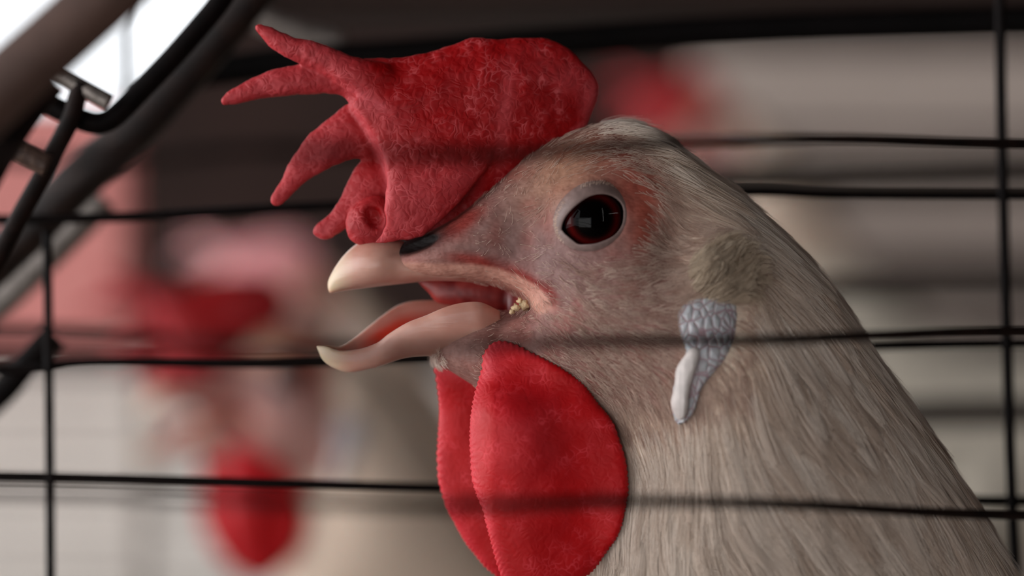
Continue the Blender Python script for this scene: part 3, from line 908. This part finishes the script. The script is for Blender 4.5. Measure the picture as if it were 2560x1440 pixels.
def grow(n, dens, length, lift, jit, clumps, clump_w, K=7, seedlift=(.15, 1.0), near_only=False):
    w = area_ * dens(cen[:, 0], cen[:, 1])
    if near_only: w = w * (cen[:, 2] < 20)
    w = w / w.sum()
    t = rng.choice(len(tri), n, p=w)
    r1, r2 = np.sqrt(rng.random(n)), rng.random(n)
    p = A_[t] * (1 - r1)[:, None] + B_[t] * (r1 * (1 - r2))[:, None] + C_[t] * (r1 * r2)[:, None]
    L = length(p[:, 0], p[:, 1]) * rng.uniform(.65, 1.15, n)
    lf = rng.uniform(*seedlift, n) * lift
    ang = rng.normal(0, jit, n)
    def trace(p, L, lf, ang):
        path = [p]; cur = p
        for k in range(1, K):
            f = flow(cur[:, 0], cur[:, 1])
            ca, sa = np.cos(ang), np.sin(ang)
            f = np.stack([f[:, 0] * ca - f[:, 1] * sa, f[:, 0] * sa + f[:, 1] * ca], 1)
            g = hv.grad(cur)
            d = np.stack([f[:, 0], f[:, 1], np.zeros(len(f))], 1)
            d = d - g * (d * g).sum(1)[:, None]; d /= np.linalg.norm(d, axis=1)[:, None] + 1e-6
            cur = cur + d * (L / (K - 1))[:, None]
            h = lf * (k / (K - 1)) ** .7
            for _ in range(2):
                cur = cur + hv.grad(cur) * np.clip(h - hv.sample(cur), -30, 30)[:, None]
            path.append(cur)
        return np.stack(path, 1)
    path = trace(p, L, lf, ang)
    if clumps:
        ci = rng.choice(n, clumps, replace=False)
        kd = kdtree.KDTree(clumps)
        for i, c in enumerate(ci): kd.insert(p[c], i)
        kd.balance()
        own = np.array([kd.find(q)[1] for q in p])
        g = path[ci][own]
        off = (p - p[ci][own])
        tk = (np.arange(K) / (K - 1))[None, :, None]
        target = g + off[:, None, :] * (1 - .8 * tk)
        path = path * (1 - clump_w * tk ** .8) + target * clump_w * tk ** .8
        path += g[:, :1] * 0
    else: own = np.zeros(n, int)
    return path, own

def strands(name, path, r0, r1, mat, parent):
    path, own = path
    n, K, _ = path.shape
    cd = bpy.data.hair_curves.new(name)
    cd.add_curves([K] * n)
    pos = W(path.reshape(-1, 3)).astype(np.float32)
    cd.attributes['position'].data.foreach_set('vector', pos.ravel())
    ra = cd.attributes.get('radius') or cd.attributes.new('radius', 'FLOAT', 'POINT')
    tk = np.tile(np.linspace(0, 1, K), n)
    ra.data.foreach_set('value', ((r0 * (1 - tk) + r1 * tk) * S).astype(np.float32))
    tt = rng.random(own.max() + 1)[own]
    ta = cd.attributes.new('tint', 'FLOAT', 'CURVE'); ta.data.foreach_set('value', tt.astype(np.float32))
    cd.materials.append(mat)
    o = bpy.data.objects.new(name, cd); link(o, parent)
    o['kind'] = 'stuff'
    return o

def hack_len(x, y): return 80 + 120 * sstep(1550, 1900, x + .35 * (y - 400)) + 40 * sstep(900, 1300, y)
pa = grow(52000, lambda x, y: mask_feather(x, y) * (y < 1600), hack_len, 22, .09, 1100, .72)
strands('hackle_feathers', pa, .62, .25, M_hackle, body)
# loose finer strands that break the outline
pb = grow(9000, lambda x, y: mask_feather(x, y) * (y < 1600), lambda x, y: hack_len(x, y) * .8, 26, .22, 900, .35)
strands('loose_hackle', pb, .45, .15, M_hackle, body)
# short bristles of the face
def face_d(x, y):
    m = (1 - mask_feather(x, y)) * (y < 1080) * (x > 1180)
    m = m * (1 - np.exp(-(np.maximum(np.hypot((x - 1483), (y - 549)) - 96, 0) / 30) ** 2))
    m = m * (.12 + .88 * sstep(1300, 1600, x + .25 * (y - 600)))
    m = m * (1 - gauss(x, y, 1770, 820, 50, 60)) * (1 - .9 * gauss(x, y, 1590, 520, 50, 60))
    return np.maximum(m, .0) * (1 - .85 * gauss(x, y, 1200, 680, 120, 40))
pc = grow(17000, face_d, lambda x, y: 12 + 20 * sstep(1240, 1450, x) + 16 * sstep(1450, 1700, x) + 14 * sstep(850, 1000, y), 7, .28, 2200, .5, K=5)
strands('face_bristles', pc, .55, .2, M_bristle, body)
# fan of pale fluff over the ear
pd_ = grow(4200, lambda x, y: gauss(x, y, 1775, 690, 50, 46, 20) > .3, lambda x, y: 56 + 0 * x, 44, .34, 260, .55, K=6)
strands('ear_tuft', pd_, .8, .3, M_tuft, body)
# chin fluff
pe = grow(260, lambda x, y: gauss(x, y, 1075, 890, 30, 16) > .4, lambda x, y: 26 + 0 * x, 20, .5, 20, .5, K=5)
strands('chin_fluff', pe, .5, .2, M_hackle, body)
# stubby bristles round the rim of the eyelids
lash = []
for k in range(0, len(OU_), 1):
    for _ in range(3):
        q = OU_[k] + rng.normal(0, 2.0, 2); dv = q - np.array([1483, 549.0]); dv /= np.linalg.norm(dv)
        if -2.6 < math.atan2(dv[1], dv[0]) < -2.0: continue
        pts = []
        for i, t in enumerate((0, .35, .7, 1)):
            w_ = q + dv * (t * rng.uniform(9, 15) - 6) + np.array([.35, .1]) * t * 9
            rr = np.hypot(*(w_ - np.array([1482, 548.0])))
            yv = EYE_Y - math.sqrt(max((EYE_R + 11) ** 2 - min(rr, 106) ** 2, 0)) - 3 - 5 * t
            pts.append((*persp(w_[0], w_[1], yv), yv))
        lash.append(pts)
strands('eyelid_bristles', (np.array(lash), np.zeros(len(lash), int)), .9, .35, M_bristle, body)

# ================================================================== the cage
def at_path(pts, Yf, n=10):
    q = catmull(pts, n, closed=False)
    return [P(a, b, Yf(a) if callable(Yf) else Yf) for a, b in q]

# near panel: the blurred wires that cross the bird
near_y = lambda px: -.130 + .098 * min(max((px - 700) / 1860, 0), 1.1)
np_ = empty('wire_grille', P(1280, 853, -.08))
tag(np_, 'near panel of blurred brown cage wires running across the sharp hen', 'wire grille')
for pts in ([(-900, 390), (0, 395), (340, 400), (600, 376), (900, 381), (1200, 387), (1450, 372), (1700, 356), (2100, 350), (2560, 361), (3600, 366)],
            [(-900, 826), (0, 835), (300, 848), (800, 878), (1200, 863), (1500, 853), (1900, 850), (2200, 838), (2560, 828), (3600, 820)],
            [(-900, 1213), (0, 1222), (500, 1240), (1100, 1264), (1560, 1253), (2000, 1262), (2500, 1287), (3600, 1302)]):
    tube('horizontal_wire', at_path(pts, near_y), .00085, M_wire, np_)
tube('vertical_wire', at_path([(2700, -200), (2705, 700), (2715, 1600)], near_y(2700) - .0016), .00085, M_wire, np_)

# far panel behind the head
BY = .043
fp = empty('wire_grille', P(1280, 900, BY))
tag(fp, 'dark cage wire panel behind the hen with two upright wires', 'wire grille')
for pts in ([(-900, 562), (180, 546), (500, 532), (840, 514), (1400, 495), (1860, 480), (2100, 487), (2560, 490), (3600, 492)],
            [(-900, 934), (0, 925), (220, 906), (600, 906), (800, 900), (1500, 880), (2200, 864), (2560, 858), (3600, 855)],
            [(-900, 1190), (0, 1195), (1090, 1221), (2480, 1252), (3600, 1257)]):
    tube('horizontal_wire', at_path(pts, BY), .00105, M_wire2, fp)
tube('vertical_wire', at_path([(2498, -160), (2504, 300), (2516, 800), (2530, 1250), (2548, 1560)], BY - .0017), .0011, M_wire2, fp)
tube('vertical_wire', at_path([(118, 575), (122, 900), (125, 1200), (127, 1560)], BY - .0017), .00095, M_wire2, fp)
tube('vertical_wire', at_path([(2640, -160), (2650, 800), (2660, 1560)], BY + .0017), .00095, M_wire2, fp)

# top frame bar and timber above it
M_bar = plain('black_steel_bar', lin(8, 5, 5), .6, .2, 80, 0, spec=.1)
M_beam = plain('dark_timber', lin(44, 28, 22), .8, .25, 30, 0, .002, stretch=(.15, 1, 1))
V, F = tube_geo(at_path([(380, 200), (700, 158), (1050, 132), (1400, 104), (1900, 72), (2500, 54), (3800, 20)], .085), .0034, 14)
V = np.asarray(V)
tag(mesh_obj('frame_bar', V, F, M_bar, loc=V.mean(0)), 'black round frame bar along the top of the cage behind the comb', 'frame bar')
a, b = P(600, -10, .16), P(3800, -60, .16)
V, F = box_geo(a[0], b[0], .14, .19, a[2] - .0055, a[2] + .04, .002)
tag(mesh_obj('timber_beam', V, F, M_beam, smooth=False, loc=a), 'dark brown timber beam above the cage along the top edge', 'beam')

# the wire door folded back at the left
M_silver = plain('galvanised_rod', lin(120, 112, 106), .42, .3, 400, .5, .0005, metallic=.5, c2=lin(160, 150, 144))
M_brownrod = plain('rusted_rod', lin(70, 50, 42), .5, .3, 500, .6, .0006, c2=lin(112, 88, 76))
M_rail = plain('dark_rail', lin(22, 13, 11), .5, .3, 200, 0, .0006, c2=lin(44, 28, 22))
M_pole = plain('brown_painted_pole', lin(84, 62, 54), .6, .2, 120, 0)
dr = empty('wire_door', P(180, 300, .02))
tag(dr, 'bent black wire door latch hanging at the upper left of the cage', 'wire door')
tube('door_wire', at_path([(590, -60), (545, 10), (500, 65), (430, 145), (360, 218), (305, 275), (270, 302), (238, 308), (200, 298), (150, 275), (90, 246), (20, 220)], .020), .0021, M_wire2, dr)
tube('door_wire', at_path([(206, 205), (192, 245), (178, 295), (140, 372), (100, 450), (50, 540), (0, 635), (-80, 780)], .0165), .0018, M_wire, dr)
tube('hinge_rod', at_path([(100, 158), (150, 188), (210, 222), (272, 256)], .0165), .00165, M_silver, dr)
tube('hinge_rod', at_path([(-60, 325), (10, 358), (60, 384), (120, 414)], .0135), .0021, M_brownrod, dr)
tube('door_rail', at_path([(700, -110), (560, 70), (440, 210), (330, 330), (190, 460), (60, 590), (-80, 720)],   .062), .0046, M_rail, dr)
def single(name, pts, Y, r, mat, label, cat):
    V, F = tube_geo(at_path(pts, Y), r, 16); V = np.asarray(V)
    return tag(mesh_obj(name, V, F, mat, loc=V.mean(0)), label, cat)
single('pole', [(-130, 345), (20, 205), (130, 108), (250, 0), (420, -160)], -.085, .0050, M_pole, 'thick brown blurred pole crossing the top left corner', 'pole')
single('cage_post', [(-120, 560), (-30, 390), (40, 280), (110, 190)], -.05, .0040, M_wire2, 'black blurred post at the left edge under the brown pole', 'post')
single('hanging_rod', [(308, -160), (313, 60), (316, 170), (312, 240)], .12, .0011, M_wire2, 'thin dark rod hanging against the white sky', 'rod')
single('diagonal_brace', [(-140, 1110), (0, 985), (70, 905), (135, 835)], .075, .0030, M_wire2, 'blurred dark brace slanting behind the left upright wire', 'brace')
single('diagonal_brace', [(-80, 830), (40, 720), (130, 630), (260, 500)], .10, .0034, M_silver, 'blurred grey rod slanting below the black door wires', 'brace')
single('bent_rod', [(540, -60), (600, 20), (660, 50), (740, 84), (850, 112)], .13, .0028, M_silver, 'blurred grey bent rod behind the topmost comb point', 'rod')

# ================================================================== beyond the cage
M_slat = plain('limewashed_slat', lin(238, 230, 222), .75, .08, 14, 0, .002, stretch=(.3, 1, 1))
M_salmon = plain('salmon_panel', lin(228, 146, 140), .7, .06, 10, 0)
M_slat_dull = plain('grey_slat', lin(196, 180, 170), .8, .1, 14, 0, .002, stretch=(.3, 1, 1))
def slat_wall(name, Y, x0, x1, rows, label, mat=None):
    mat = mat or M_slat
    r = empty(name, P((x0 + x1) / 2, rows[-1][0], Y)); tag(r, label, 'slatted partition')
    o = np.array(r.location)
    for cy, h in rows:
        a, b = P(x0, cy - h / 2, Y), P(x1, cy + h / 2, Y)
        V, F = box_geo(a[0], b[0], Y, Y + .018, b[2], a[2], .003)
        mesh_obj('slat', np.asarray(V) - o, F, mat, r, smooth=False)
    for px in (x0 + 30, x1 - 30):
        a, b = P(px - 20, rows[0][0] - rows[0][1] / 2, Y), P(px + 20, rows[-1][0] + rows[-1][1] / 2, Y)
        V, F = box_geo(a[0], b[0], Y + .018, Y + .035, b[2], a[2], .003)
        mesh_obj('upright', np.asarray(V) - o, F, mat, r, smooth=False)
slat_wall('slatted_partition', 1.14, 1730, 4200, [(225, 205), (376, 44), (530, 90), (612, 60), (785, 72), (915, 90), (1140, 160), (1380, 160), (1560, 160)],
          'pale slatted partition seen blurred at the right behind the hen', M_slat_dull)
slat_wall('slatted_partition', .60, -520, 360, [(980, 90), (1085, 90), (1190, 90), (1295, 90), (1400, 90), (1505, 90)],
          'pale slatted partition behind the left upright wire')
slat_wall('slatted_partition', 1.12, 300, 1460, [(960, 70), (1060, 110), (1215, 130), (1375, 130), (1530, 130)],
          'pale slatted partition seen blurred below the open beak')
a, b = P(-420, 262, .5), P(330, 850, .5)
V, F = box_geo(a[0], b[0], .5, .52, b[2], a[2], .004)
tag(mesh_obj('feed_hopper_panel', V, F, M_salmon, smooth=False, loc=(a[0], .5, b[2])), 'salmon pink panel behind the black wires at the left', 'panel')

# the other hens
def copy_hen(px, py, mx, my, Y, rz, label, sc=1.0, tilt=0.0, pale=False):
    r = empty('hen', (0, 0, 0)); tag(r, label, 'hen', 'hens beyond the cage')
    p = Vector(P(px, py, Y))
    R = Matrix.Rotation(math.radians(rz), 4, 'Z') @ Matrix.Rotation(math.radians(tilt), 4, 'Y') @ Matrix.Scale(sc, 4)
    off = R @ Vector(((mx - 1280) * S, 0, (720 - my) * S))
    r.matrix_basis = Matrix.Translation(p - off) @ R
    for ch in hen.children:
        if ch.name.startswith(('feed_crumb',)): continue
        c = ch.copy(); C.objects.link(c); c.parent = r
        if pale and ch.name == 'comb':
            c.material_slots[0].link = 'OBJECT'; c.material_slots[0].material = M_comb_pale
        for g in ch.children:
            if g.type == 'CURVES': continue
            d = g.copy(); C.objects.link(d); d.parent = c
    return r
copy_hen(655, 1280, 1369, 1180, .37, 8, 'blurred white hen whose red wattle hangs at the lower left')
copy_hen(660, 670, 1150, 300, .70, -8, 'blurred hen with pale pink comb left of the open beak', pale=True)
copy_hen(1700, 240, 1180, 260, .94, -12, 'blurred hen with red comb right of the sharp red comb')

# feed rails in front of the right partition
M_rail2 = plain('grey_feed_rail', lin(70, 62, 56), .6, .15, 20, 0)
for pts, r, lab in (([(1700, 452), (2200, 438), (2900, 425)], .0042, 'upper dark feed rail behind the back of the neck'),
                    ([(1900, 722), (2300, 718), (2900, 712)], .0030, 'middle dark feed rail right of the neck'),
                    ([(2000, 1040), (2400, 1032), (2900, 1025)], .0042, 'lowest dark feed rail right of the neck')):
    single('feed_rail', pts, .24, r, M_rail2, lab, 'rail')

# ================================================================== tube lamps added on the camera's side for the thin eye glints
def emit(name, col, st):
    m = bpy.data.materials.new(name); m.use_nodes = True; nt = m.node_tree
    e = nt.nodes.new('ShaderNodeEmission'); e.inputs[0].default_value = col; e.inputs[1].default_value = st
    nt.links.new(e.outputs[0], nt.nodes['Material Output'].inputs[0]); return m
M_tube = emit('lit_tube', (1, .98, .95, 1), 60)
M_fix = plain('white_fixture', lin(210, 210, 206), .5, .05, 20, 0)
def glint_lamp(a, b, back, label):
    a, b, back = Vector(a), Vector(b), Vector(back)
    r = empty('glint_lamp', (a + b) / 2); tag(r, label, 'lamp', 'added glint lamps')
    tube('glass_tube', [a.lerp(b, t) for t in np.linspace(.02, .98, 6)], .002, M_tube, r)
    tube('channel', [a.lerp(b, t) + back for t in np.linspace(0, 1, 6)], .02, M_fix, r)
    for t in (0, 1):
        tube('end_cap', [a.lerp(b, t) + back * u for u in (-.25, .3, 1)], .012, M_fix, r)
glint_lamp((.72, -1.25, .85), (.72, -1.25, 1.85), (.03, -.05, 0), 'upright tube lamp added right of the camera for the eye glint')
glint_lamp((1.10, -1.03, 1.38), (1.47, -.31, 1.40), (.05, -.03, .02), 'level tube lamp added at the right for the eye glint')
